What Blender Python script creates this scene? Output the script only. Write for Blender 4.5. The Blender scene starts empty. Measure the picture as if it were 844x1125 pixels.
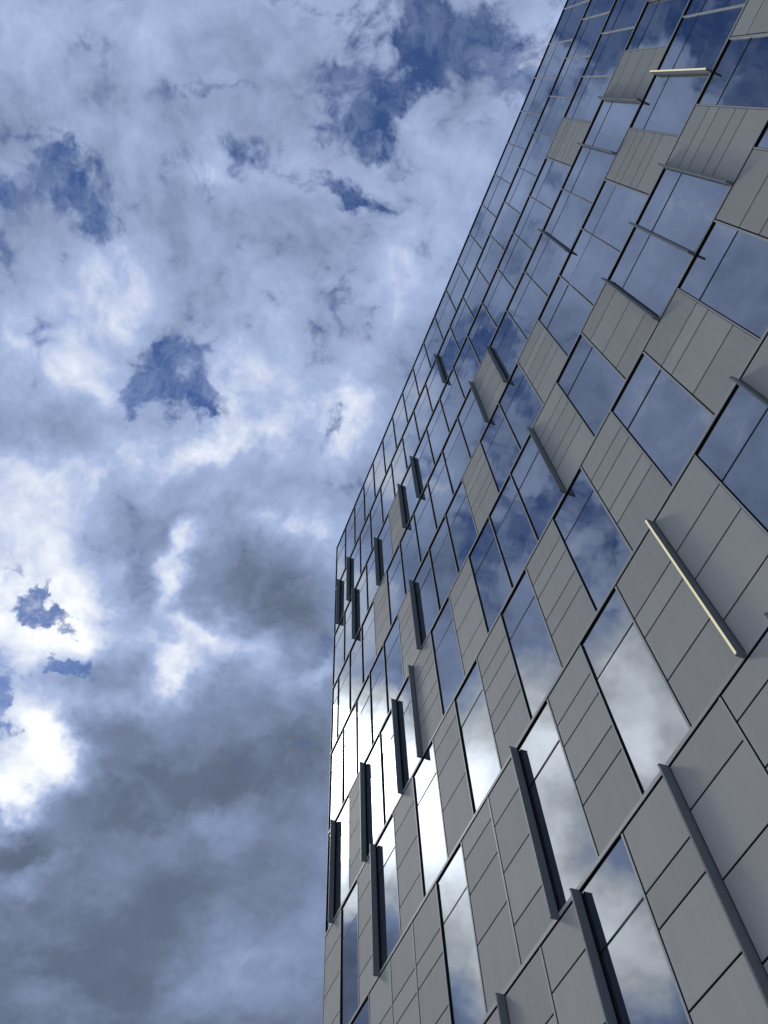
import bpy, bmesh, math, random
from mathutils import Vector, Matrix
random.seed(7)
scene = bpy.context.scene
COL = scene.collection

# ------------------------------------------------------------------ sizes
MOD = 1.30                   # width of one facade module (m)
FLOOR = 2.7972 * MOD         # storey height
GV = 10.29 + 1.62 / FLOOR    # storeys from the top line down to the pavement
U_LEFT, U_RIGHT = -19.0, 14.0
PARAPET = 0.155              # the top row is this much taller (storeys)
N_ROWS = 10
def X(u): return u * MOD
def Z(v): return (GV - v) * FLOOR
DEPTH = 17.0

# ------------------------------------------------------------------ node helpers
def new_mat(name):
    m = bpy.data.materials.new(name); m.use_nodes = True
    nt = m.node_tree; nt.nodes.clear()
    out = nt.nodes.new('ShaderNodeOutputMaterial')
    return m, nt, out
def principled(nt, out, **kw):
    b = nt.nodes.new('ShaderNodeBsdfPrincipled')
    for k, v in kw.items(): b.inputs[k].default_value = v
    nt.links.new(b.outputs[0], out.inputs[0]); return b
def math_node(nt, op, a, b=None, c=None, clamp=False):
    n = nt.nodes.new('ShaderNodeMath'); n.operation = op; n.use_clamp = clamp
    for i, v in enumerate((a, b, c)):
        if v is None: continue
        if hasattr(v, 'is_linked') or hasattr(v, 'links'): nt.links.new(v, n.inputs[i])
        else: n.inputs[i].default_value = v
    return n.outputs[0]

def metal_panel(name, col, rough, var=0.05, metallic=0.0, streak=True):
    m, nt, out = new_mat(name)
    b = principled(nt, out, Roughness=rough, Metallic=metallic)
    b.inputs['Specular IOR Level'].default_value = 0.15
    tc = nt.nodes.new('ShaderNodeTexCoord')
    oi = nt.nodes.new('ShaderNodeObjectInfo')
    n1 = nt.nodes.new('ShaderNodeTexNoise'); n1.inputs['Scale'].default_value = 0.8; n1.inputs['Detail'].default_value = 6
    nt.links.new(tc.outputs['Object'], n1.inputs['Vector'])
    mp = nt.nodes.new('ShaderNodeMapping'); mp.inputs['Scale'].default_value = (9, 9, 0.5)
    nt.links.new(tc.outputs['Object'], mp.inputs['Vector'])
    n2 = nt.nodes.new('ShaderNodeTexNoise'); n2.inputs['Scale'].default_value = 1.0; n2.inputs['Detail'].default_value = 5
    nt.links.new(mp.outputs[0], n2.inputs['Vector'])
    n3 = nt.nodes.new('ShaderNodeTexNoise'); n3.inputs['Scale'].default_value = 55; n3.inputs['Detail'].default_value = 3
    nt.links.new(tc.outputs['Object'], n3.inputs['Vector'])
    s = math_node(nt, 'MULTIPLY_ADD', n1.outputs[0], 0.40, 0.0)
    s = math_node(nt, 'MULTIPLY_ADD', n2.outputs[0], 0.45 if streak else 0.1, s)
    s = math_node(nt, 'MULTIPLY_ADD', n3.outputs[0], 0.35, s)
    at = nt.nodes.new('ShaderNodeAttribute'); at.attribute_name = 'tone'
    s = math_node(nt, 'MULTIPLY_ADD', at.outputs['Fac'], 0.45, s)
    f = math_node(nt, 'MULTIPLY_ADD', s, var * 2, 1 - var * 1.5)
    mx = nt.nodes.new('ShaderNodeVectorMath'); mx.operation = 'SCALE'
    mx.inputs[0].default_value = col; nt.links.new(f, mx.inputs['Scale'])
    nt.links.new(mx.outputs[0], b.inputs['Base Color'])
    bp = nt.nodes.new('ShaderNodeBump'); bp.inputs['Strength'].default_value = 0.05; bp.inputs['Distance'].default_value = 0.01
    nt.links.new(n3.outputs[0], bp.inputs['Height']); nt.links.new(bp.outputs[0], b.inputs['Normal'])
    return m

M_CLAD = metal_panel('cladding_grey', (0.56, 0.545, 0.465), 0.7, 0.17)
M_TRIM = metal_panel('trim_aluminium', (0.57, 0.565, 0.51), 0.5, 0.06)
M_FIN = metal_panel('fin_dark_metal', (0.215, 0.235, 0.24), 0.45, 0.14)
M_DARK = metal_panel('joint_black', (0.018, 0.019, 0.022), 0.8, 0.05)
M_GASKET = metal_panel('gasket_black', (0.012, 0.015, 0.022), 0.6, 0.05)
M_ROOF = metal_panel('roof_membrane', (0.2, 0.2, 0.2), 0.9, 0.1)

def glass():
    m, nt, out = new_mat('coated_glass')
    lw = nt.nodes.new('ShaderNodeLayerWeight'); lw.inputs['Blend'].default_value = 0.5
    p = math_node(nt, 'POWER', lw.outputs['Facing'], 4.2)
    tc = nt.nodes.new('ShaderNodeTexCoord')
    at = nt.nodes.new('ShaderNodeAttribute'); at.attribute_name = 'tone'
    r0 = math_node(nt, 'MULTIPLY_ADD', at.outputs['Fac'], 0.03, 0.29)
    one = math_node(nt, 'SUBTRACT', 1.0, r0)
    f = math_node(nt, 'MULTIPLY_ADD', p, one, r0, clamp=True)
    n = nt.nodes.new('ShaderNodeTexNoise'); n.inputs['Scale'].default_value = 0.9; n.inputs['Detail'].default_value = 1
    nt.links.new(tc.outputs['Object'], n.inputs['Vector'])
    bp = nt.nodes.new('ShaderNodeBump'); bp.inputs['Strength'].default_value = 0.4; bp.inputs['Distance'].default_value = 0.006
    nt.links.new(n.outputs[0], bp.inputs['Height'])
    gl = nt.nodes.new('ShaderNodeBsdfGlossy'); gl.inputs['Roughness'].default_value = 0.012
    gl.inputs['Color'].default_value = (0.88, 0.94, 1.0, 1)
    nt.links.new(bp.outputs[0], gl.inputs['Normal'])
    df = nt.nodes.new('ShaderNodeBsdfDiffuse'); df.inputs['Color'].default_value = (0.012, 0.016, 0.024, 1)
    mx = nt.nodes.new('ShaderNodeMixShader')
    nt.links.new(f, mx.inputs[0]); nt.links.new(df.outputs[0], mx.inputs[1]); nt.links.new(gl.outputs[0], mx.inputs[2])
    nt.links.new(mx.outputs[0], out.inputs[0])
    return m
M_GLASS = glass()

def glowing():
    m, nt, out = new_mat('warm_glow_strip')
    e = nt.nodes.new('ShaderNodeEmission'); e.inputs[0].default_value = (1.0, 0.94, 0.66, 1); e.inputs[1].default_value = 0.72
    nt.links.new(e.outputs[0], out.inputs[0]); return m
M_GLOW = glowing()

# ------------------------------------------------------------------ mesh helpers
class MB:
    def __init__(s, mat): s.v = []; s.f = []; s.t = []; s.k = []; s.mat = mat
    def box(s, x0, x1, y0, y1, z0, z1, tone=None, yaw=0.0, pitch=0.0, dark=0):
        b = len(s.v); t = random.random() if tone is None else tone
        cx, cz = (x0 + x1) / 2, (z0 + z1) / 2
        for x in (x0, x1):
            for y in (y0, y1):
                for z in (z0, z1):
                    s.v.append((x, y + (x - cx) * yaw + (z - cz) * pitch, z))
        s.f += [tuple(b + i for i in q) for q in ((0,1,3,2),(4,6,7,5),(0,4,5,1),(2,3,7,6),(0,2,6,4),(1,5,7,3))]
        s.t += [t] * 6; s.k += [dark] * 6
        return s
    def bevel_box(s, x0, x1, y0, y1, z0, z1, c, tone=None):
        # box whose front (-y) face edges are chamfered by c
        b = len(s.v); t = random.random() if tone is None else tone
        for (y, k) in ((y1, 0), (y0 + c, 0), (y0, c)):
            s.v += [(x0 + k, y, z0 + k), (x1 - k, y, z0 + k), (x1 - k, y, z1 - k), (x0 + k, y, z1 - k)]
        q = []
        for r in (0, 4):
            for i in range(4):
                j = (i + 1) % 4
                q.append((r + i, r + j, r + 4 + j, r + 4 + i))
        q += [(3, 2, 1, 0), (8, 9, 10, 11)]
        s.f += [tuple(b + i for i in k) for k in q]; s.t += [t] * len(q); s.k += [0] * len(q)
        return s
    def build(s, name, parent=None, origin=(0, 0, 0)):
        me = bpy.data.meshes.new(name); ox, oy, oz = origin
        me.from_pydata([(x - ox, y - oy, z - oz) for x, y, z in s.v], [], s.f)
        a = me.attributes.new('tone', 'FLOAT', 'FACE')
        a.data.foreach_set('value', s.t)
        me.materials.append(s.mat)
        if any(s.k):
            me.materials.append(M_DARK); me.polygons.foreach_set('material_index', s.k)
        bm = bmesh.new(); bm.from_mesh(me); bmesh.ops.recalc_face_normals(bm, faces=bm.faces); bm.to_mesh(me); bm.free()
        me.update()
        o = bpy.data.objects.new(name, me); COL.objects.link(o)
        if parent is not None:
            o.parent = parent
            po = parent.get('_o', (0, 0, 0)); o.location = (ox - po[0], oy - po[1], oz - po[2])
        else: o.location = origin
        o['_o'] = origin
        return o

# ------------------------------------------------------------------ the facade layout
# rows counted from the roof; solid cells given by the module line on their left side
SOLID = {1: [], 2: [], 3: [-3, -14], 4: [-1.5, -8.5, -15.5], 5: [-3, -7, -10, -14],
         6: [-.5, -2.5, -5.5, -7.5, -11.5, -13.5, -17.5],
         7: [-3, -5, -7, -9, -11, -13, -15, -17, -19],
         8: [-4.5, -6.5, -7.5, -9.5, -11.5, -12.5, -14.5, -15.5, -16.5, -18.5],
         9: [-7, -8, -9, -11, -12, -13, -15, -17], 10: [-6.5, -8.5, -9.5, -11.5, -13.5, -14.5, -17.5]}
rr = random.Random(3)
for row in range(1, N_ROWS + 1):           # the facade goes on to the right with the same rhythm
    lo = {1: 99, 2: 99, 3: 3, 4: 3.5, 5: 1, 6: 1.5, 7: 0, 8: -2.5, 9: -4, 10: -4.5}[row]
    off = 0 if row % 2 else .5
    u = lo
    while u < U_RIGHT:
        if rr.random() < (.2 + .04 * row): SOLID[row].append(u)
        u += 1
J = {'a': (3, 5, 8, 10), 'b': (4, 6, 10), 'c': (3, 7, 11), 'd': (2, 5, 9), 'e': (4, 7, 11)}
JOINT = {(8, -9.5): 'a', (9, -9): 'b', (9, -8): 'c', (9, -7): 'd', (8, -6.5): 'e', (8, -7.5): 'b', (8, -11.5): 'c', (8, -12.5): 'd',
         (7, -5): 'b', (6, -5.5): 'c', (6, -2.5): 'a', (5, -3): 'a', (5, -7): 'a', (6, -7.5): 'a', (7, -7): 'a', (7, -9): 'a',
         (7, -11): 'a', (7, -13): 'd', (7, -15): 'c', (7, -17): 'c', (7, -19): 'c', (8, -15.5): 'b', (8, -14.5): 'b', (7, -3): 'e', (6, -.5): 'c',
         (8, -4.5): 'e', (9, -11): 'c', (9, -12): 'b', (9, -13): 'd'}
FINS = [(2, -9.5), (2, -17.5), (2, -18.5), (3, -12), (3, -13), (3, -15), (3, -17), (4, .5), (4, -1.5), (4, -2.5), (4, -4.5), (4, -7.5), (4, -8.5),
        (5, -1), (5, -13), (6, -2.5), (6, -3.5), (6, -4.5), (6, -7.5), (6, -13.5), (6, -14.5), (6, -16.5), (6, -18.5),
        (7, -16), (8, -4.5), (8, -6.5), (8, -10.5), (9, -6), (9, -8), (9, -10), (9, -12), (5, 3), (7, 1), (7, 4), (8, 1.5), (4, 6.5), (9, -2), (9, 2), (10, -7.5), (6, 8.5)]
GLOWING = {(5, -1), (8, -6.5)}

# ------------------------------------------------------------------ camera
R = ((0.3669802694054648, 0.03632339864618833, 0.9295192803686643),
     (-0.8337710381878084, 0.4559386268354363, 0.31136124427736783),
     (-0.4124940457091637, -0.8892696887162614, 0.19760587790840578))
def w_(r): return Vector((r[0], r[2], -r[1]))
cam_d = bpy.data.cameras.new('camera'); cam = bpy.data.objects.new('camera', cam_d); COL.objects.link(cam)
cx, cy, cz = w_(R[0]), -w_(R[1]), -w_(R[2])
mw = Matrix(((cx.x, cy.x, cz.x, X(-3.27952)), (cx.y, cy.y, cz.y, -5.31876 * MOD), (cx.z, cy.z, cz.z, 1.62), (0, 0, 0, 1)))
cam.matrix_world = mw
cam_d.sensor_fit = 'VERTICAL'; cam_d.sensor_height = 24.0; cam_d.lens = 916.2 / 1125 * 24.0
cam_d.clip_end = 5000; cam_d.clip_start = 0.05
scene.camera = cam
MWI = mw.inverted()
def px(x, y, z):
    p = MWI @ Vector((x, y, z))
    if p.z > -0.2: return None
    return (422 + 916.2 * p.x / -p.z, 562.5 - 916.2 * p.y / -p.z)
def cell_area(u0, u1, v0, v1):
    pts = []
    inside = False
    for i in range(5):
        for j in range(5):
            q = px(X(u0 + (u1 - u0) * i / 4), 0, Z(v0 + (v1 - v0) * j / 4))
            if q is None: return 0
            if 0 <= q[0] <= 844 and 0 <= q[1] <= 1125: inside = True
            if (i, j) in ((0, 0), (4, 0), (4, 4), (0, 4)): pts.append(q)
    if not inside: return 0
    p = [pts[0], pts[1], pts[3], pts[2]]
    return abs(sum(p[i][0] * p[(i + 1) % 4][1] - p[(i + 1) % 4][0] * p[i][1] for i in range(4))) / 2

# ------------------------------------------------------------------ the building
bld = bpy.data.objects.new('office_building', None); COL.objects.link(bld)
bld.empty_display_size = 1
bld['label'] = 'tall office block with a staggered grid of grey panels, mirror windows and dark fins'
bld['category'] = 'building'
ORG = (X(-3), 0.0, 0.0)
bld.location = ORG; bld['_o'] = ORG

TRIM_H, GAP_F, TRIM_V, JW = 0.068, 0.043, 0.038, 0.030
YT, YC = -0.038, -0.030       # fronts of trim and of cladding; the glass front is y = 0
core = MB(M_DARK); core.box(X(U_LEFT) + .02, X(U_RIGHT), 0.035, DEPTH, 0, Z(-PARAPET) - .08, 0)
core.build('wall_core', bld, (X(-3), 0, 0))
roof = MB(M_TRIM)
roof.box(X(U_LEFT) - .03, X(U_RIGHT) + .03, -0.036, .30, Z(-PARAPET) - .03, Z(-PARAPET), 0)
roof.box(X(U_LEFT) - .03, X(U_LEFT) + .30, .30, DEPTH, Z(-PARAPET) - .06, Z(-PARAPET), 0)
roof.mat = M_GASKET
roof.build('roof_coping', bld, (X(-3), 0, Z(-PARAPET)))
rf = MB(M_ROOF); rf.box(X(U_LEFT) + .31, X(U_RIGHT), .31, DEPTH, Z(-PARAPET) - .079, Z(-PARAPET) - .07, 0)
rf.build('roof_deck', bld, (X(-3), 0, Z(-PARAPET)))

for row in range(1, N_ROWS + 1):          # one long ledge trim at the foot of each storey
    z = Z(row)
    m = MB(M_TRIM)
    seams = [U_LEFT - .045] + [u for u in range(-15, int(U_RIGHT), 5)] + [U_RIGHT]
    for a, b in zip(seams, seams[1:]):
        zl = z + GAP_F * .3
        m.box(X(a) + .002, X(b) - .002, YT, YT + .009, zl, zl + TRIM_H)                       # face plate
        m.box(X(a) + .002, X(b) - .002, YT + .0095, 0.034, zl + TRIM_H * .5, zl + TRIM_H - .001)
        m.box(X(a) + .001, X(b) - .001, YT + .0095, 0.034, zl + .002, zl + TRIM_H * .5 - .001, dark=1)   # shade under the plate put in as black colour
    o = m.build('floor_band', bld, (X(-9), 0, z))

cells = []
for row in range(1, N_ROWS + 1):
    v0, v1 = row - 1, row
    if row == 1: v0 = -PARAPET
    lines = [u for u in [i + (0 if row % 2 else .5) for i in range(-20, 16)] if U_LEFT < u < U_RIGHT]
    edges = [U_LEFT] + lines + [U_RIGHT]
    for a, b in zip(edges, edges[1:]):
        key = a if not (row % 2 == 0 and a == U_LEFT) else -19.5
        solid = (a in SOLID[row])
        if row % 2 == 0 and a == U_LEFT: solid = (row == 8)
        cells.append((row, a, b, v0, v1, solid, cell_area(a, b, v0, v1)))
win = sorted([c for c in cells if not c[5]], key=lambda c: -c[6])
sol = sorted([c for c in cells if c[5]], key=lambda c: -c[6])
own = set((c[0], c[1]) for c in win[:100] if c[6] > 0) | set((c[0], c[1]) for c in sol[:100] if c[6] > 0)
print('windows seen', sum(c[6] > 0 for c in win), 'panels seen', sum(c[6] > 0 for c in sol), 'smallest own', win[99][6])

def trims(m, a, b, zt, zb, solid):
    tx = X(a) if a > U_LEFT else X(a) - TRIM_V / 2 + .02
    k = TRIM_V * (.5 if solid else .34)
    m.box(tx - k, tx + k, YT, YT + .009, zb, zt)
    m.box(tx - k, tx, YT + .0095, 0.034, zb, zt)
    m.box(tx + .0005, tx + k - .001, YT + .0095, 0.034, zb, zt, dark=1)  # shaded right side of the trim coloured black
rest_f, rest_g, rest_t, rest_c, rest_ct = MB(M_TRIM), MB(M_GLASS), MB(M_GASKET), MB(M_CLAD), MB(M_TRIM)
for (row, a, b, v0, v1, solid, area) in cells:
    zt = Z(v0) - (GAP_F * .7 if row > 1 else .06)
    zb = Z(v1) + GAP_F * .3 + TRIM_H + .001
    H0 = Z(row - 1) - Z(row)
    mine = (row, a) in own
    xl, xr = X(a) + TRIM_V / 2, X(b) - TRIM_V / 2
    o0 = (X((a + b) / 2), 0, zb)
    if not solid:
        fr = MB(M_TRIM) if mine else rest_f
        gl = MB(M_GLASS) if mine else rest_g
        tr = MB(M_GASKET) if mine else rest_t
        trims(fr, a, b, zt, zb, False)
        zj = Z(row - 1 + .28)
        ya, pa, yb, pb = (random.gauss(0, .0018) for _ in range(4))
        gl.box(xl - .006, xr + .006, 0, .02, zj, zt, None, ya, pa)
        gl.box(xl - .006, xr + .006, 0, .02, zb, zj - .001, None, yb, pb)
        tr.box(xl - .004, xr + .004, -.005, .015, zj - .018, zj + .018)
        tr.box(xl - .005, xl + .009, -.004, .014, zb, zt)      # black strip beside the trim
        if mine:
            f = fr.build('window', bld, o0)
            gl.build('pane', f, o0); tr.build('transom', f, o0)
    else:
        ct = MB(M_TRIM) if mine else rest_ct
        cl = MB(M_CLAD) if mine else rest_c
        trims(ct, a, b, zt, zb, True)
        js = JOINT.get((row, a)) or random.choice('aaabcde')
        zs = [zt] + [Z(row - 1 + k / 14) for k in J[js]] + [zb + .004 - JW / 2]
        for k, (z1, z0) in enumerate(zip(zs, zs[1:])):
            top = z1 if k == 0 else z1 - JW / 2
            cl.bevel_box(xl + .022, xr - .003, YC, YC + .009, z0 + JW / 2, top, .003)
        if mine:
            p = cl.build('cladding_panel', bld, o0)
            ct.build('edge_trim', p, o0)
def stuff(m, name, parent, org):
    if not m.v: return None
    o = m.build(name, parent, org); o['kind'] = 'stuff'; return o
sp = stuff(rest_f, 'window', bld, (0, 0, 0))
stuff(rest_g, 'pane', sp, (0, 0, 0)); stuff(rest_t, 'transom', sp, (0, 0, 0))
cp = stuff(rest_c, 'cladding_panel', bld, (0, 0, 0)); stuff(rest_ct, 'edge_trim', cp, (0, 0, 0))

for (row, u) in FINS:
    m = MB(M_FIN)
    x = X(u) + (.004)
    zt, zb = Z(row - 1) + .0, Z(row) + .0
    m.bevel_box(x - .018, x + .018, -.182, YT - .004, zb, zt, .004, .5)
    m.box(x - .022, x + .022, -.186, YT - .006, zb - .007, zb - .0005, .3)
    m.box(x - .022, x + .022, -.186, YT - .006, zt + .0005, zt + .007, .3)
    m.box(x - .035, x + .035, YT - .0035, YT - .0005, zb + .02, zt - .02, .2)       # fixing flange on the trim
    f = m.build('shading_fin', bld, (x, 0, zb))
    if (row, u) in GLOWING:
        f['label'] = 'fin with a warm lit strip along its front edge'
        s = MB(M_GLOW); s.box(x - .0165, x + .0165, -.189, -.1825, zb + .02, zt - .02)  # pale front edge drawn as an emissive box
        s.build('glow_strip', f, (x, 0, zb))

# end wall (turned away from the street corner), ground storey and plinth
ew = MB(M_CLAD)
ys = [0.06 + 1.3 * i for i in range(14)]
for row in range(1, 11):
    for a, b in zip(ys, ys[1:]):
        b = min(b, DEPTH)
        if b - a < .3: continue
        for k0, k1 in ((0, .36), (.36, .71), (.71, 1)):
            zt_, zb_ = Z(row - 1 + k0 - (PARAPET if row == 1 and k0 == 0 else 0)), Z(row - 1 + k1)
            ew.box(X(U_LEFT) - .01, X(U_LEFT) + .018, a + .012, b - .012, zb_ + .014, min(zt_ - .014, Z(-PARAPET) - .085))
ew.build('end_wall', bld, (X(U_LEFT), 0, 0))
pl = MB(M_CLAD); pl.box(X(U_LEFT), X(U_RIGHT), -.04, .03, 0.0, Z(10) - .04)
pl.build('plinth', bld, (X(-3), 0, 0))

# ------------------------------------------------------------------ ground
def ground_mat(name, c, sc):
    m, nt, out = new_mat(name); b = principled(nt, out, Roughness=.85)
    tc = nt.nodes.new('ShaderNodeTexCoord'); n = nt.nodes.new('ShaderNodeTexNoise')
    n.inputs['Scale'].default_value = sc; n.inputs['Detail'].default_value = 8
    nt.links.new(tc.outputs['Object'], n.inputs['Vector'])
    r = nt.nodes.new('ShaderNodeValToRGB'); r.color_ramp.elements[0].color = (*[k * .7 for k in c], 1); r.color_ramp.elements[1].color = (*[k * 1.25 for k in c], 1)
    nt.links.new(n.outputs[0], r.inputs[0]); nt.links.new(r.outputs[0], b.inputs['Base Color']); return m
g = MB(ground_mat('asphalt', (.06, .06, .062), 3)); g.box(-3000, 3000, -3000, 3000, -.5, -.14)
go = g.build('ground', None, (0, 0, 0)); go['kind'] = 'structure'
pv = MB(ground_mat('paving_stone', (.40, .39, .37), 2)); pv.box(X(U_LEFT) - 12, X(U_RIGHT) + 20, -38, DEPTH + 4, -.14, -.004)  # unseen paving, widened and paled to bounce light onto the facade
po = pv.build('pavement', None, (0, 0, 0)); po['kind'] = 'structure'

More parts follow.
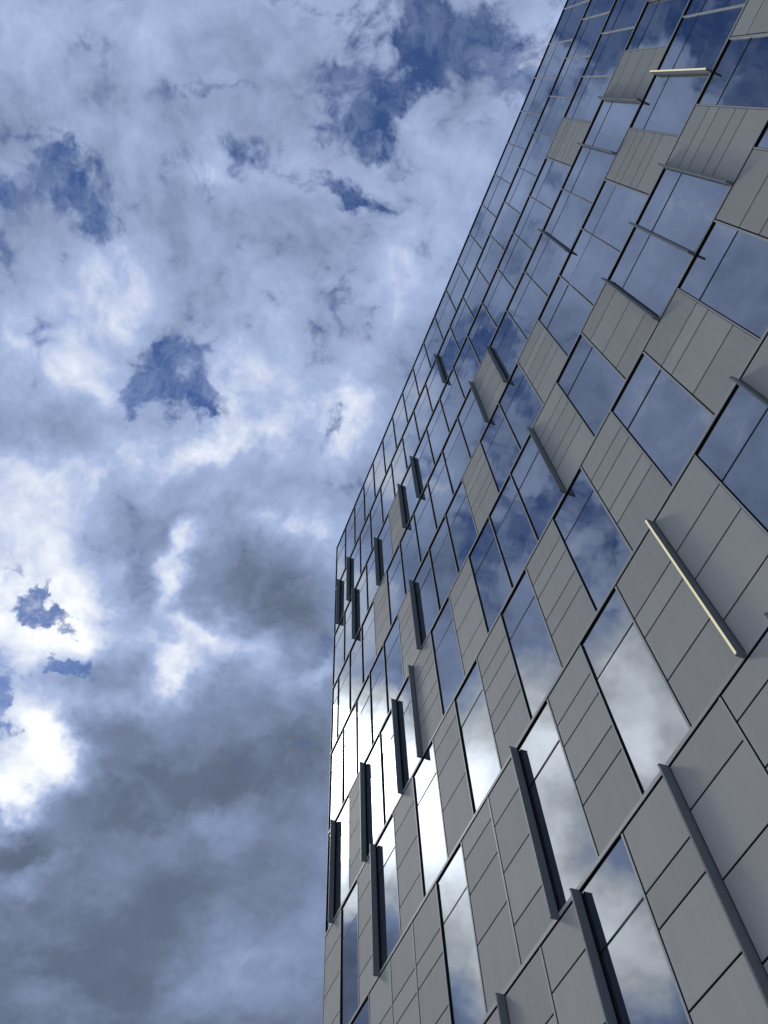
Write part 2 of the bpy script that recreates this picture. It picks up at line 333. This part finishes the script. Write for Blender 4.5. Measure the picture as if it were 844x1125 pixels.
# ------------------------------------------------------------------ sky: Nishita sky under a broken cloud layer
CLOUDS = [
 ('H',-0.3815,-0.1270,0.9156, 0.2221,0.3519,-2.2419, 0.0653,0.0406, 0.62),
 ('H',-0.3375,-0.0923,0.9368, -0.3538,-0.0551,1.6880, 0.0538,0.0309, 0.50),
 ('H',-0.3713,-0.0523,0.9270, 0.3437,0.1763,-1.8885, 0.0612,0.0367, 0.50),
 ('H',-0.3257,-0.1198,0.9378, 0.1931,0.2992,-2.2055, 0.0352,0.0324, 0.35),
 ('H',-0.4065,-0.1307,0.9043, 0.3518,0.2722,-1.8934, 0.0319,0.0249, 0.30),
 ('H',-0.3627,-0.0974,0.9268, 0.3168,0.2227,-1.9031, 0.1088,0.0764, 0.20),
 ('H',-0.3652,-0.0328,0.9304, 0.3650,0.0915,-1.7177, 0.0626,0.0287, 0.30),
 ('H',-0.3184,-0.0808,0.9445, 0.2549,0.2196,-2.0209, 0.0462,0.0401, 0.22),
 ('H',-0.1034,-0.0041,0.9946, 0.1035,0.0117,-1.6488, 0.1234,0.0317, 0.61),
 ('H',-0.1011,0.0382,0.9941, 0.1077,-0.0163,-1.7867, 0.0368,0.0144, 0.33),
 ('H',-0.1958,-0.2475,0.9489, 0.3121,-0.0750,-0.4427, 0.0789,0.0473, 0.46),
 ('H',-0.1986,-0.2154,0.9561, 0.2386,-0.1787,-0.1160, 0.0558,0.0413, 0.22),
 ('H',-0.2317,-0.2918,0.9280, -0.0042,0.3816,-2.2547, 0.0350,0.0286, 0.46),
 ('H',-0.1556,-0.2642,0.9518, 0.0880,0.2991,-1.8143, 0.0339,0.0185, 0.33),
 ('H',-0.2383,-0.2046,0.9494, -0.1691,0.2725,-2.9997, 0.0500,0.0354, 0.27),
 ('H',-0.2709,-0.2297,0.9348, 0.2857,-0.2270,-0.2157, 0.0286,0.0165, 0.33),
 ('H',0.1024,0.1122,0.9884, -0.0397,-0.1476,-2.0436, 0.1121,0.0641, 0.80),
 ('H',0.0786,0.1696,0.9824, -0.1821,0.0485,-0.1738, 0.0677,0.0438, 0.40),
 ('H',0.0665,0.0927,0.9935, 0.0222,-0.1127,-2.3862, 0.0738,0.0354, 0.30),
 ('H',0.1285,0.1399,0.9818, -0.0833,-0.1726,-1.8584, 0.0620,0.0427, -0.27),
 ('H',0.0866,0.0430,0.9953, -0.0648,-0.0722,-1.9420, 0.1203,0.0389, 0.49),
 ('H',0.0425,-0.0896,0.9951, -0.0727,0.0668,-1.9570, 0.1325,0.0264, 0.33),
 ('H',0.0178,0.1459,0.9891, 0.0583,-0.1362,-2.0974, 0.0601,0.0243, 0.20),
 ('H',-0.0085,0.0193,0.9998, 0.0201,-0.0081,-2.3580, 0.1089,0.0702, 0.35),
 ('H',-0.0443,0.0012,0.9990, 0.0279,0.0343,-2.4976, 0.0587,0.0166, 0.22),
 ('H',-0.0760,-0.1405,0.9872, -0.0058,0.1598,-2.1056, 0.0867,0.0181, 0.24),
 ('H',0.0378,0.0427,0.9984, -0.0021,-0.0575,-2.2519, 0.0715,0.0182, 0.22),
 ('H',0.0952,0.1206,0.9881, 0.0925,-0.1236,-2.8794, 0.1013,0.0248, -0.14),
 ('H',0.0782,0.0772,0.9939, 0.0431,-0.1012,-2.7604, 0.0696,0.0195, -0.14),
 ('H',-0.2340,0.0061,0.9722, 0.2221,0.0820,-1.9477, 0.0379,0.0261, 0.41),
 ('H',-0.2006,0.0586,0.9779, -0.0069,-0.2109,-0.2535, 0.0492,0.0254, 0.33),
 ('H',-0.2125,0.1025,0.9718, 0.2357,-0.0389,-1.8614, 0.0481,0.0172, 0.38),
 ('H',-0.1985,-0.0568,0.9784, 0.0943,0.1858,-2.3929, 0.0202,0.0190, 0.33),
 ('H',-0.0551,0.0532,0.9971, 0.0713,-0.0298,-1.9472, 0.0364,0.0168, 0.27),
 ('H',-0.3411,0.0933,0.9354, 0.1612,0.3257,-2.9390, 0.0588,0.0195, 0.38),
 ('H',-0.1373,-0.0082,0.9905, 0.0473,-0.1300,-0.2956, 0.0291,0.0215, 0.17),
 ('H',-0.5962,-0.1404,0.7905, -0.6588,-0.0360,1.7548, 0.0578,0.0251, 0.83),
 ('H',-0.6044,-0.1044,0.7898, -0.6376,0.1872,1.9874, 0.0272,0.0146, 0.44),
 ('H',-0.6509,-0.0880,0.7540, 0.7100,0.1096,-1.5639, 0.0465,0.0237, 0.95),
 ('H',-0.6397,-0.0725,0.7652, 0.6785,0.1864,-1.6850, 0.0203,0.0151, 0.44),
 ('H',-0.6829,-0.1328,0.7183, 0.3982,0.6772,-2.3592, 0.0331,0.0316, 0.95),
 ('H',-0.7060,-0.1267,0.6967, 0.7996,-0.0348,-1.3602, 0.0220,0.0193, 0.55),
 ('H',-0.6592,-0.1368,0.7394, 0.4423,0.6125,-2.2489, 0.0216,0.0149, 0.33),
 ('H',-0.5644,-0.1901,0.8033, 0.5603,0.3233,-1.7158, 0.0219,0.0135, 0.46),
 ('H',-0.7144,-0.1026,0.6921, 0.8055,0.0487,-1.4757, 0.0165,0.0139, 0.33),
 ('B',-0.2765,-0.1650,0.9467, 0.2134,-0.2508,-0.1820, 0.0911,0.0690, 0.17),
 ('B',-0.2972,-0.1734,0.9389, 0.2312,-0.2668,-0.2030, 0.0472,0.0343, 0.06),
 ('B',-0.0619,-0.2616,0.9632, -0.0581,0.2656,-2.0228, 0.1955,0.1001, 0.16),
 ('B',-0.1378,-0.1022,0.9852, 0.1251,0.1190,-1.6938, 0.1152,0.0453, 0.12),
 ('B',-0.1351,-0.1080,0.9849, 0.0858,0.1512,-1.9521, 0.0410,0.0193, 0.10),
 ('B',-0.2098,-0.2871,0.9347, 0.0606,0.3583,-2.0323, 0.0593,0.0390, 0.12),
 ('B',-0.3603,-0.2203,0.9064, 0.2775,-0.3407,-0.1587, 0.1032,0.0825, 0.08),
 ('B',-0.4238,-0.0500,0.9044, 0.3664,0.2511,-2.0297, 0.0929,0.0410, 0.20),
 ('B',-0.3868,-0.1746,0.9055, -0.4121,-0.1545,1.6549, 0.0482,0.0305, 0.10),
 ('B',-0.3319,0.1094,0.9369, -0.0149,-0.3573,-0.2775, 0.0710,0.0681, 0.15),
 ('B',-0.3570,0.1141,0.9271, 0.3841,0.0215,-1.9348, 0.0358,0.0292, 0.06),
 ('B',-0.4821,-0.1711,0.8593, 0.4201,0.3450,-1.8792, 0.1986,0.0607, 0.14),
 ('B',-0.3060,0.0182,0.9518, 0.2991,0.0900,-1.9159, 0.1902,0.0944, 0.12),
 ('B',-0.0789,0.0897,0.9928, -0.0516,-0.1087,-0.4069, 0.1712,0.1527, 0.10),
 ('B',0.0386,0.0218,0.9990, -0.0273,-0.0350,-1.9504, 0.0861,0.0755, 0.06),
 ('B',-0.1916,0.1228,0.9738, 0.2242,-0.0526,-1.9160, 0.0952,0.0923, 0.10),
 ('B',0.0970,0.1708,0.9805, 0.1668,-0.1071,-3.0895, 0.1107,0.0707, 0.18),
 ('B',-0.4518,0.1692,0.8759, 0.5040,-0.0019,-1.9268, 0.0980,0.0654, 0.08),
 ('B',-0.5627,-0.1689,0.8092, 0.5591,0.3029,-1.7251, 0.1383,0.0901, 0.22),
 ('B',-0.5902,-0.1296,0.7968, 0.6486,-0.0262,-1.3212, 0.1711,0.1644, 0.04),
 ('B',-0.3709,0.0755,0.9256, 0.3847,0.0565,-1.9118, 0.1776,0.0808, 0.08),
 ('B',-0.3962,-0.0328,0.9176, 0.3768,0.1633,-1.8798, 0.1091,0.0634, 0.08),
 ('B',-0.3375,-0.2087,0.9179, 0.1330,-0.3869,0.2113, 0.0898,0.0821, 0.08),
 ('B',-0.5164,-0.1586,0.8416, 0.4946,0.2976,-1.7720, 0.1275,0.0609, 0.10),
 ('B',-0.5823,-0.1329,0.8021, 0.5881,0.2698,-1.7278, 0.0989,0.0605, 0.16),
 ('B',-0.5898,-0.0808,0.8035, 0.4569,-0.4620,-0.6992, 0.0617,0.0581, 0.12),
 ('B',-0.6338,-0.1483,0.7591, 0.4257,-0.5856,-0.4580, 0.0884,0.0544, 0.15),
 ('B',-0.6159,-0.0848,0.7833, 0.6513,0.1751,-1.6596, 0.0723,0.0604, 0.30),
 ('B',-0.6314,-0.1309,0.7643, 0.5522,-0.4566,-0.7462, 0.0898,0.0821, 0.25),
 ('B',-0.6950,-0.1013,0.7118, -0.7754,0.0858,1.8021, 0.0884,0.0657, 0.50),
 ('B',-0.7354,-0.1033,0.6697, 0.8340,-0.0848,-1.3553, 0.0615,0.0532, 0.30),
 ('B',-0.6275,-0.1602,0.7620, 0.6796,0.2031,-1.5664, 0.0680,0.0584, 0.12),
 ('B',-0.7177,-0.0618,0.6936, -0.7637,0.2846,1.9414, 0.0660,0.0534, 0.42),
 ('B',-0.7480,-0.1053,0.6553, 0.8524,-0.0967,-1.3475, 0.0609,0.0522, 0.30),
 ('B',-0.7520,-0.0808,0.6542, 0.7872,-0.3855,-1.1061, 0.0430,0.0377, 0.15),
 ('B',-0.6106,0.0380,0.7910, 0.6479,0.1285,-1.8016, 0.0924,0.0528, 0.30),
 ('B',-0.5910,0.0299,0.8061, -0.6303,0.0708,1.6161, 0.0406,0.0217, 0.20),
 ('B',-0.6306,0.0248,0.7757, 0.2508,-0.6426,-0.4442, 0.0462,0.0303, 0.18),
 ('B',-0.5811,0.0980,0.8079, 0.6269,0.0735,-1.8400, 0.0538,0.0380, 0.16),
 ('B',-0.5481,-0.0143,0.8363, 0.1668,-0.5589,-0.2825, 0.0725,0.0308, 0.36),
 ('B',-0.5101,-0.0128,0.8600, 0.2585,-0.4747,-0.5006, 0.0350,0.0341, 0.20),
 ('B',-0.5823,0.1780,0.7932, 0.5795,0.3243,-2.3217, 0.0476,0.0287, 0.22),
 ('B',-0.6544,0.0086,0.7561, 0.7057,0.1176,-1.7216, 0.0598,0.0452, 0.14),
 ('B',-0.6722,-0.0448,0.7390, 0.7214,0.1797,-1.7056, 0.0576,0.0354, 0.20),
 ('B',-0.4663,0.0994,0.8790, 0.4941,0.0606,-1.8942, 0.0809,0.0358, 0.10),
 ('H',0.0179,0.0508,0.9985, 0.0407,-0.0362,-2.7559, 0.0735,0.0225, 0.25),
 ('H',0.0144,-0.0049,0.9999, -0.0116,-0.0098,-2.5636, 0.0500,0.0167, 0.20),
 ('H',-0.0615,-0.1155,0.9914, -0.0155,0.1298,-2.1820, 0.0651,0.0138, 0.15),
 ('H',-0.2132,-0.1881,0.9587, 0.1871,-0.2206,0.0074, 0.0648,0.0296, 0.28),
 ('H',-0.2756,-0.1988,0.9405, 0.2246,-0.2664,-0.0919, 0.0395,0.0175, 0.25),
 ('B',-0.4702,0.0723,0.8796, 0.4897,0.0840,-1.8808, 0.0321,0.0227, 0.12),
 ('B',-0.7923,-0.0528,0.6078, 0.7865,0.5348,-1.9754, 0.0566,0.0192, 0.20),
 ('B',-0.7407,0.0906,0.6657, 0.8196,0.2235,-1.8973, 0.0665,0.0228, 0.10),
 ('B',-0.8204,0.1720,0.5453, 0.9919,-0.0887,-1.7202, 0.0700,0.0362, 0.14),
 ('B',-0.8121,0.1576,0.5618, 0.9742,0.0340,-1.7861, 0.0979,0.0497, 0.10),
 ('B',-0.7836,0.2263,0.5787, 0.9541,-0.0079,-1.8469, 0.1007,0.0640, 0.12),
 ('B',-0.8310,-0.0146,0.5560, 0.7545,0.7026,-2.1562, 0.0346,0.0216, 0.10),
 ('B',-0.8526,0.0093,0.5225, 1.0183,0.0988,-1.6429, 0.0764,0.0346, 0.08),
 ('B',-0.6780,0.1048,0.7275, 0.7524,0.0877,-1.8183, 0.2596,0.1045, -0.10),
 ('B',-0.7295,0.0332,0.6832, 0.7435,0.3820,-2.0023, 0.1264,0.0585, -0.16),
 ('B',-0.7067,0.1066,0.6995, 0.7924,0.0917,-1.8114, 0.1203,0.0320, -0.10),
 ('B',-0.6811,-0.0104,0.7321, 0.7388,0.1419,-1.7104, 0.0877,0.0590, -0.10),
 ('B',-0.5347,0.0686,0.8422, 0.5628,0.0942,-1.8474, 0.1112,0.0802, -0.16),
 ('B',-0.5524,0.1322,0.8231, 0.6031,0.0438,-1.8701, 0.0642,0.0480, -0.14),
 ('B',-0.6753,0.1918,0.7122, 0.0922,-0.7743,-0.4090, 0.1484,0.0928, -0.10),
 ('B',-0.8182,0.0516,0.5726, 0.9169,0.3448,-1.8879, 0.1418,0.0785, -0.12),
 ('B',-0.8373,0.0635,0.5430, 0.9949,0.0812,-1.6997, 0.0798,0.0359, -0.08),
 ('B',-0.7720,0.1268,0.6229, 0.8530,0.3277,-2.0083, 0.1537,0.0555, -0.08),
 ('B',-0.7744,-0.0680,0.6291, 0.8774,0.1799,-1.6315, 0.0660,0.0316, -0.12),
 ('B',-0.4291,-0.2078,0.8790, 0.3775,0.3316,-1.8087, 0.1528,0.0418, -0.10),
 ('B',-0.4549,-0.2175,0.8636, 0.4077,0.3463,-1.7923, 0.0822,0.0298, -0.06),
 ('B',-0.4977,-0.0759,0.8640, 0.4834,0.2211,-1.8165, 0.0903,0.0785, -0.05),
 ('B',-0.0070,-0.0931,0.9956, -0.0467,0.0804,-2.1762, 0.0855,0.0744, -0.06),
 ('B',-0.0939,-0.2328,0.9680, 0.0272,0.2519,-1.8476, 0.0919,0.0508, -0.08),
 ('B',-0.0737,-0.2590,0.9631, -0.0552,0.2667,-2.0564, 0.0394,0.0238, -0.06),
 ('B',-0.1626,-0.0209,0.9865, 0.1625,0.0294,-1.6236, 0.1053,0.0593, -0.08),
 ('B',-0.3635,0.1536,0.9188, 0.3892,0.1193,-2.2544, 0.0816,0.0814, -0.06),
 ('B',-0.1977,-0.1442,0.9696, -0.0040,0.2470,-2.5306, 0.0600,0.0549, -0.06),
 ('B',-0.1122,-0.1494,0.9824, -0.0321,0.1849,-2.3909, 0.0583,0.0519, -0.06),
 ('B',-0.6757,-0.2789,0.6824, 0.7040,-0.4622,-0.6964, 0.1767,0.1468, 1.35),
 ('B',-0.7463,-0.2007,0.6347, 0.8829,0.0351,-1.3376, 0.1231,0.1005, 0.70),
 ('B',-0.6456,-0.3627,0.6721, -0.7440,-0.4193,1.6655, 0.1670,0.1150, 0.62),
 ('B',-0.6930,-0.4196,0.5863, -0.9231,-0.2391,1.9374, 0.1823,0.1453, 0.65),
 ('B',-0.4526,-0.5063,0.7341, -0.5802,0.5000,3.0430, 0.1206,0.0719, 0.40),
 ('B',-0.5102,-0.5214,0.6840, 0.6966,-0.4697,-0.2792, 0.0703,0.0503, 0.35),
 ('B',-0.4957,-0.5030,0.7080, 0.6665,-0.4491,-0.2744, 0.4567,0.2920, 0.32),
 ('B',-0.6215,-0.5629,0.5449, -0.9693,-0.2736,2.1230, 0.1354,0.1186, 0.40),
 ('B',-0.5499,-0.4376,0.7114, 0.5672,0.5671,-1.6000, 0.0783,0.0506, 0.20),
 ('B',-0.4456,-0.5783,0.6834, 0.5716,-0.6222,0.0790, 0.1130,0.0958, 0.35),
 ('B',-0.6776,-0.5018,0.5377, -0.9823,0.2515,2.3723, 0.1885,0.1519, 0.28),
 ('B',-0.5636,-0.4154,0.7140, 0.6039,0.5208,-1.5612, 0.1617,0.1414, 0.50),
 ('B',-0.0213,-0.4401,0.8977, -0.2155,0.4049,-2.1271, 0.3211,0.1497, 0.10),
 ('B',-0.6191,-0.2407,0.7475, 0.7263,0.0267,-1.2310, 0.0919,0.0865, 1.00),
 ('H',-0.0213,-0.4401,0.8977, -0.2155,0.4049,-2.1271, 0.2890,0.1347, -0.60),
 ('H',-0.0055,-0.3279,0.9447, -0.1536,0.2974,-2.0744, 0.1305,0.0657, -0.30),
 ('H',-0.2075,-0.4713,0.8572, -0.1656,0.5171,-2.3125, 0.1466,0.1051, -0.40),
 ('H',-0.5221,0.1091,0.8458, 0.5608,0.0534,-1.8627, 0.0868,0.0726, -0.40),
 ('H',-0.3497,-0.3557,0.8667, 0.0262,0.5215,-2.2964, 0.1228,0.1055, 0.45),
 ('H',-0.3830,-0.3080,0.8709, 0.2737,0.4404,-1.8832, 0.0573,0.0377, 0.20),
 ('H',-0.3775,-0.4729,0.7962, -0.5504,-0.3652,1.9400, 0.0613,0.0567, 0.30),
 ('H',-0.1441,-0.4684,0.8717, 0.3927,-0.3372,0.3746, 0.0656,0.0487, 0.30),
 ('H',0.1809,-0.3267,0.9277, -0.3220,0.2095,-2.0783, 0.2546,0.1002, 0.70),
 ('H',0.1454,-0.2167,0.9653, -0.2302,0.1292,-2.0473, 0.1760,0.0937, 0.60),
 ('H',-0.2986,-0.4236,0.8552, 0.3795,-0.4005,0.1589, 0.0707,0.0566, 0.30)
]
SUN_DIR = Vector((-0.6736, -0.2172, 0.7064)).normalized()
world = bpy.data.worlds.new('World'); scene.world = world; world.use_nodes = True
nt = world.node_tree; nt.nodes.clear(); N = nt.nodes.new; L = nt.links.new
out = N('ShaderNodeOutputWorld'); bg = N('ShaderNodeBackground'); bg.inputs['Strength'].default_value = 0.10
L(bg.outputs[0], out.inputs[0])
sky = N('ShaderNodeTexSky'); sky.sky_type = 'NISHITA'; sky.sun_disc = False
sky.sun_elevation = math.asin(SUN_DIR.z); sky.sun_rotation = math.atan2(SUN_DIR.x, SUN_DIR.y)
sky.air_density = 1.0; sky.dust_density = 0.15; sky.ozone_density = 2.0
tc = N('ShaderNodeTexCoord'); D = tc.outputs['Generated']
sep = N('ShaderNodeSeparateXYZ'); L(D, sep.inputs[0])
def mth(op, a, b=None, c=None, clamp=False): return math_node(nt, op, a, b, c, clamp)
# direction -> point on the cloud layer
zz = mth('MAXIMUM', sep.outputs[2], 0.0)
den = mth('ADD', zz, 0.35)
iz = mth('DIVIDE', 1.0, den)
pvn = N('ShaderNodeVectorMath'); pvn.operation = 'SCALE'; L(D, pvn.inputs[0]); L(iz, pvn.inputs['Scale'])
P = pvn.outputs[0]
def noise(vec, scale, detail, rough=.55, dist=0.0, off=(0, 0, 0), lac=2.0, color=False):
    mp = N('ShaderNodeMapping'); mp.inputs['Location'].default_value = off; L(vec, mp.inputs['Vector'])
    n = N('ShaderNodeTexNoise'); n.inputs['Scale'].default_value = scale; n.inputs['Detail'].default_value = detail
    n.inputs['Roughness'].default_value = rough; n.inputs['Distortion'].default_value = dist; n.inputs['Lacunarity'].default_value = lac
    L(mp.outputs[0], n.inputs['Vector'])
    return n.outputs['Color' if color else 'Fac']
def vm(op, a, b):
    n = N('ShaderNodeVectorMath'); n.operation = op
    for i, v in enumerate((a, b)):
        if isinstance(v, (tuple, list)): n.inputs[i].default_value = v
        else: L(v, n.inputs[i])
    return n.outputs[0]
def vscale(a, s):
    n = N('ShaderNodeVectorMath'); n.operation = 'SCALE'; L(a, n.inputs[0]); n.inputs['Scale'].default_value = s; return n.outputs[0]
wc = vm('SUBTRACT', noise(P, 4.0, 5, .6, color=True), (.5, .5, .5))
wc2 = vm('SUBTRACT', noise(P, 14.0, 4, .6, color=True, off=(3, 1, 7)), (.5, .5, .5))
DW = vm('ADD', vm('ADD', D, vscale(wc, 0.075)), vscale(wc2, 0.095))      # ragged outlines
DH = vm('ADD', DW, vscale(vm('SUBTRACT', noise(P, 24.0, 6, .65, color=True, off=(4, 9, 3)), (.5, .5, .5)), 0.085))
accH = accB = None
for (k, dx, dy, dz, e1, e2, e3, s1, s2, w) in CLOUDS:
    mp = N('ShaderNodeMapping'); mp.vector_type = 'TEXTURE'
    mp.inputs['Location'].default_value = (dx, dy, dz); mp.inputs['Rotation'].default_value = (e1, e2, e3); mp.inputs['Scale'].default_value = (s1, s2, 1.2)
    L(DH if k == 'H' else DW, mp.inputs['Vector'])
    gr = N('ShaderNodeTexGradient'); gr.gradient_type = 'SPHERICAL'; L(mp.outputs[0], gr.inputs[0])
    mr = N('ShaderNodeMapRange'); mr.interpolation_type = 'SMOOTHSTEP'; L(gr.outputs['Fac'], mr.inputs['Value'])
    mr.inputs['To Max'].default_value = w
    if k == 'H': accH = mr.outputs[0] if accH is None else mth('ADD', accH, mr.outputs[0])
    else: accB = mr.outputs[0] if accB is None else mth('ADD', accB, mr.outputs[0])

PW = vm('ADD', P, vscale(wc, 0.12))
n_big = noise(PW, 2.2, 3, .5, off=(11, 4, 2))
n_mid = noise(PW, 6.5, 9, .58, off=(5, 9, 1))
n_fin = noise(PW, 17.0, 9, .60, .05, off=(2, 2, 8))
n_puf = noise(vm('ADD', PW, vscale(wc2, 0.03)), 34.0, 8, .6, 0.0, off=(9, 2, 3))
# openings: low cover
cov = mth('MULTIPLY_ADD', n_mid, 1.1, -0.55)
cov = mth('MULTIPLY_ADD', n_fin, 2.3, mth('ADD', cov, -1.15))
cov = mth('MULTIPLY_ADD', n_puf, 1.5, mth('ADD', cov, -0.75))
lowz = N('ShaderNodeMapRange'); lowz.interpolation_type = 'SMOOTHSTEP'; L(sep.outputs[2], lowz.inputs['Value'])
lowz.inputs['From Min'].default_value = 0.62; lowz.inputs['From Max'].default_value = 0.86     # 0 in the thick bank low down, 1 overhead
thick = mth('MULTIPLY_ADD', lowz.outputs[0], -0.45, 0.62)
cov = mth('ADD', cov, mth('MULTIPLY', thick, mth('SUBTRACT', 1.0, mth('MINIMUM', mth('MULTIPLY', mth('MAXIMUM', accH, 0.0), 1.6), 1.0))))
ampl = mth('MULTIPLY_ADD', lowz.outputs[0], 0.42, 0.60)
open_ = mth('SUBTRACT', accH, cov)
mo = N('ShaderNodeMapRange'); mo.interpolation_type = 'SMOOTHSTEP'; L(open_, mo.inputs['Value'])
mo.inputs['From Min'].default_value = 0.02; mo.inputs['From Max'].default_value = 0.62
vl = N('ShaderNodeMapRange'); vl.interpolation_type = 'SMOOTHSTEP'
L(noise(vm('ADD', PW, vscale(wc2, 0.06)), 21.0, 9, .66, off=(31, 7, 5)), vl.inputs['Value'])
vl.inputs['From Min'].default_value = 0.62; vl.inputs['From Max'].default_value = 0.40; vl.inputs['To Min'].default_value = 0.58
opening = mth('MULTIPLY', mo.outputs[0], vl.outputs[0])      # thin veils drift across the gaps
# brightness: thick bases lower in the sky are grey, thin cloud overhead is lighter
el = mth('MULTIPLY_ADD', mth('SUBTRACT', mth('MINIMUM', sep.outputs[2], 0.88), 0.80), 0.80, 0.525)
hz = N('ShaderNodeMapRange'); hz.interpolation_type = 'SMOOTHSTEP'; L(sep.outputs[2], hz.inputs['Value'])
hz.inputs['From Min'].default_value = 0.50; hz.inputs['From Max'].default_value = 0.20; hz.inputs['To Max'].default_value = 0.55
az = hz.outputs[0]
br = mth('ADD', mth('ADD', el, accB), az)
det = mth('MULTIPLY_ADD', n_mid, 0.60, -0.30)
det = mth('ADD', det, mth('MULTIPLY_ADD', n_fin, 0.54, -0.27))
det = mth('ADD', det, mth('MULTIPLY_ADD', n_puf, 0.20, -0.10))
br = mth('MULTIPLY_ADD', det, ampl, br)
br = mth('ADD', br, mth('MULTIPLY_ADD', n_big, 0.24, -0.12))
ramp = N('ShaderNodeValToRGB'); cr = ramp.color_ramp
stops = [(0.00, (.095, .120, .180)), (.25, (.125, .160, .240)), (.50, (.232, .300, .475)), (.72, (.40, .495, .75)), (.88, (.74, .80, .93)), (1.0, (1.0, 1.03, 1.08))]
while len(cr.elements) < len(stops): cr.elements.new(.5)
for e, (p, c) in zip(cr.elements, stops): e.position = p; e.color = (*c, 1)
L(br, ramp.inputs[0])
extra = mth('MULTIPLY', mth('MAXIMUM', mth('SUBTRACT', br, 1.0), 0.0), 2.4)    # cloud in front of the sun
gain = mth('MULTIPLY', mth('ADD', extra, 1.0), 10.0)
cc = N('ShaderNodeVectorMath'); cc.operation = 'SCALE'; L(ramp.outputs[0], cc.inputs[0]); L(gain, cc.inputs['Scale'])
# clear sky seen through the openings
tint = vm('MULTIPLY', sky.outputs[0], (0.38, 0.53, 0.84))
mix = N('ShaderNodeMix'); mix.data_type = 'RGBA'
L(mth('MULTIPLY', opening, 0.95), mix.inputs['Factor']); L(cc.outputs[0], mix.inputs['A']); L(tint, mix.inputs['B'])
L(mix.outputs['Result'], bg.inputs['Color'])
world.cycles.sampling_method = 'MANUAL'; world.cycles.sample_map_resolution = 512

sl = bpy.data.lights.new('sun', 'SUN'); sl.energy = 0.9; sl.angle = math.radians(10); sl.color = (1.0, .95, .88)
so = bpy.data.objects.new('sun', sl); COL.objects.link(so)
so.rotation_euler = SUN_DIR.to_track_quat('Z', 'Y').to_euler(); so.location = (0, -20, 60)

for o in COL.objects:
    if '_o' in o: del o['_o']
scene.render.engine = 'CYCLES'
scene.cycles.sample_clamp_direct = 3.0; scene.cycles.sample_clamp_indirect = 3.0
scene.cycles.max_bounces = 6; scene.cycles.use_denoising = True
scene.view_settings.view_transform = 'Standard'; scene.view_settings.look = 'None'
scene.view_settings.exposure = 0; scene.view_settings.gamma = 1
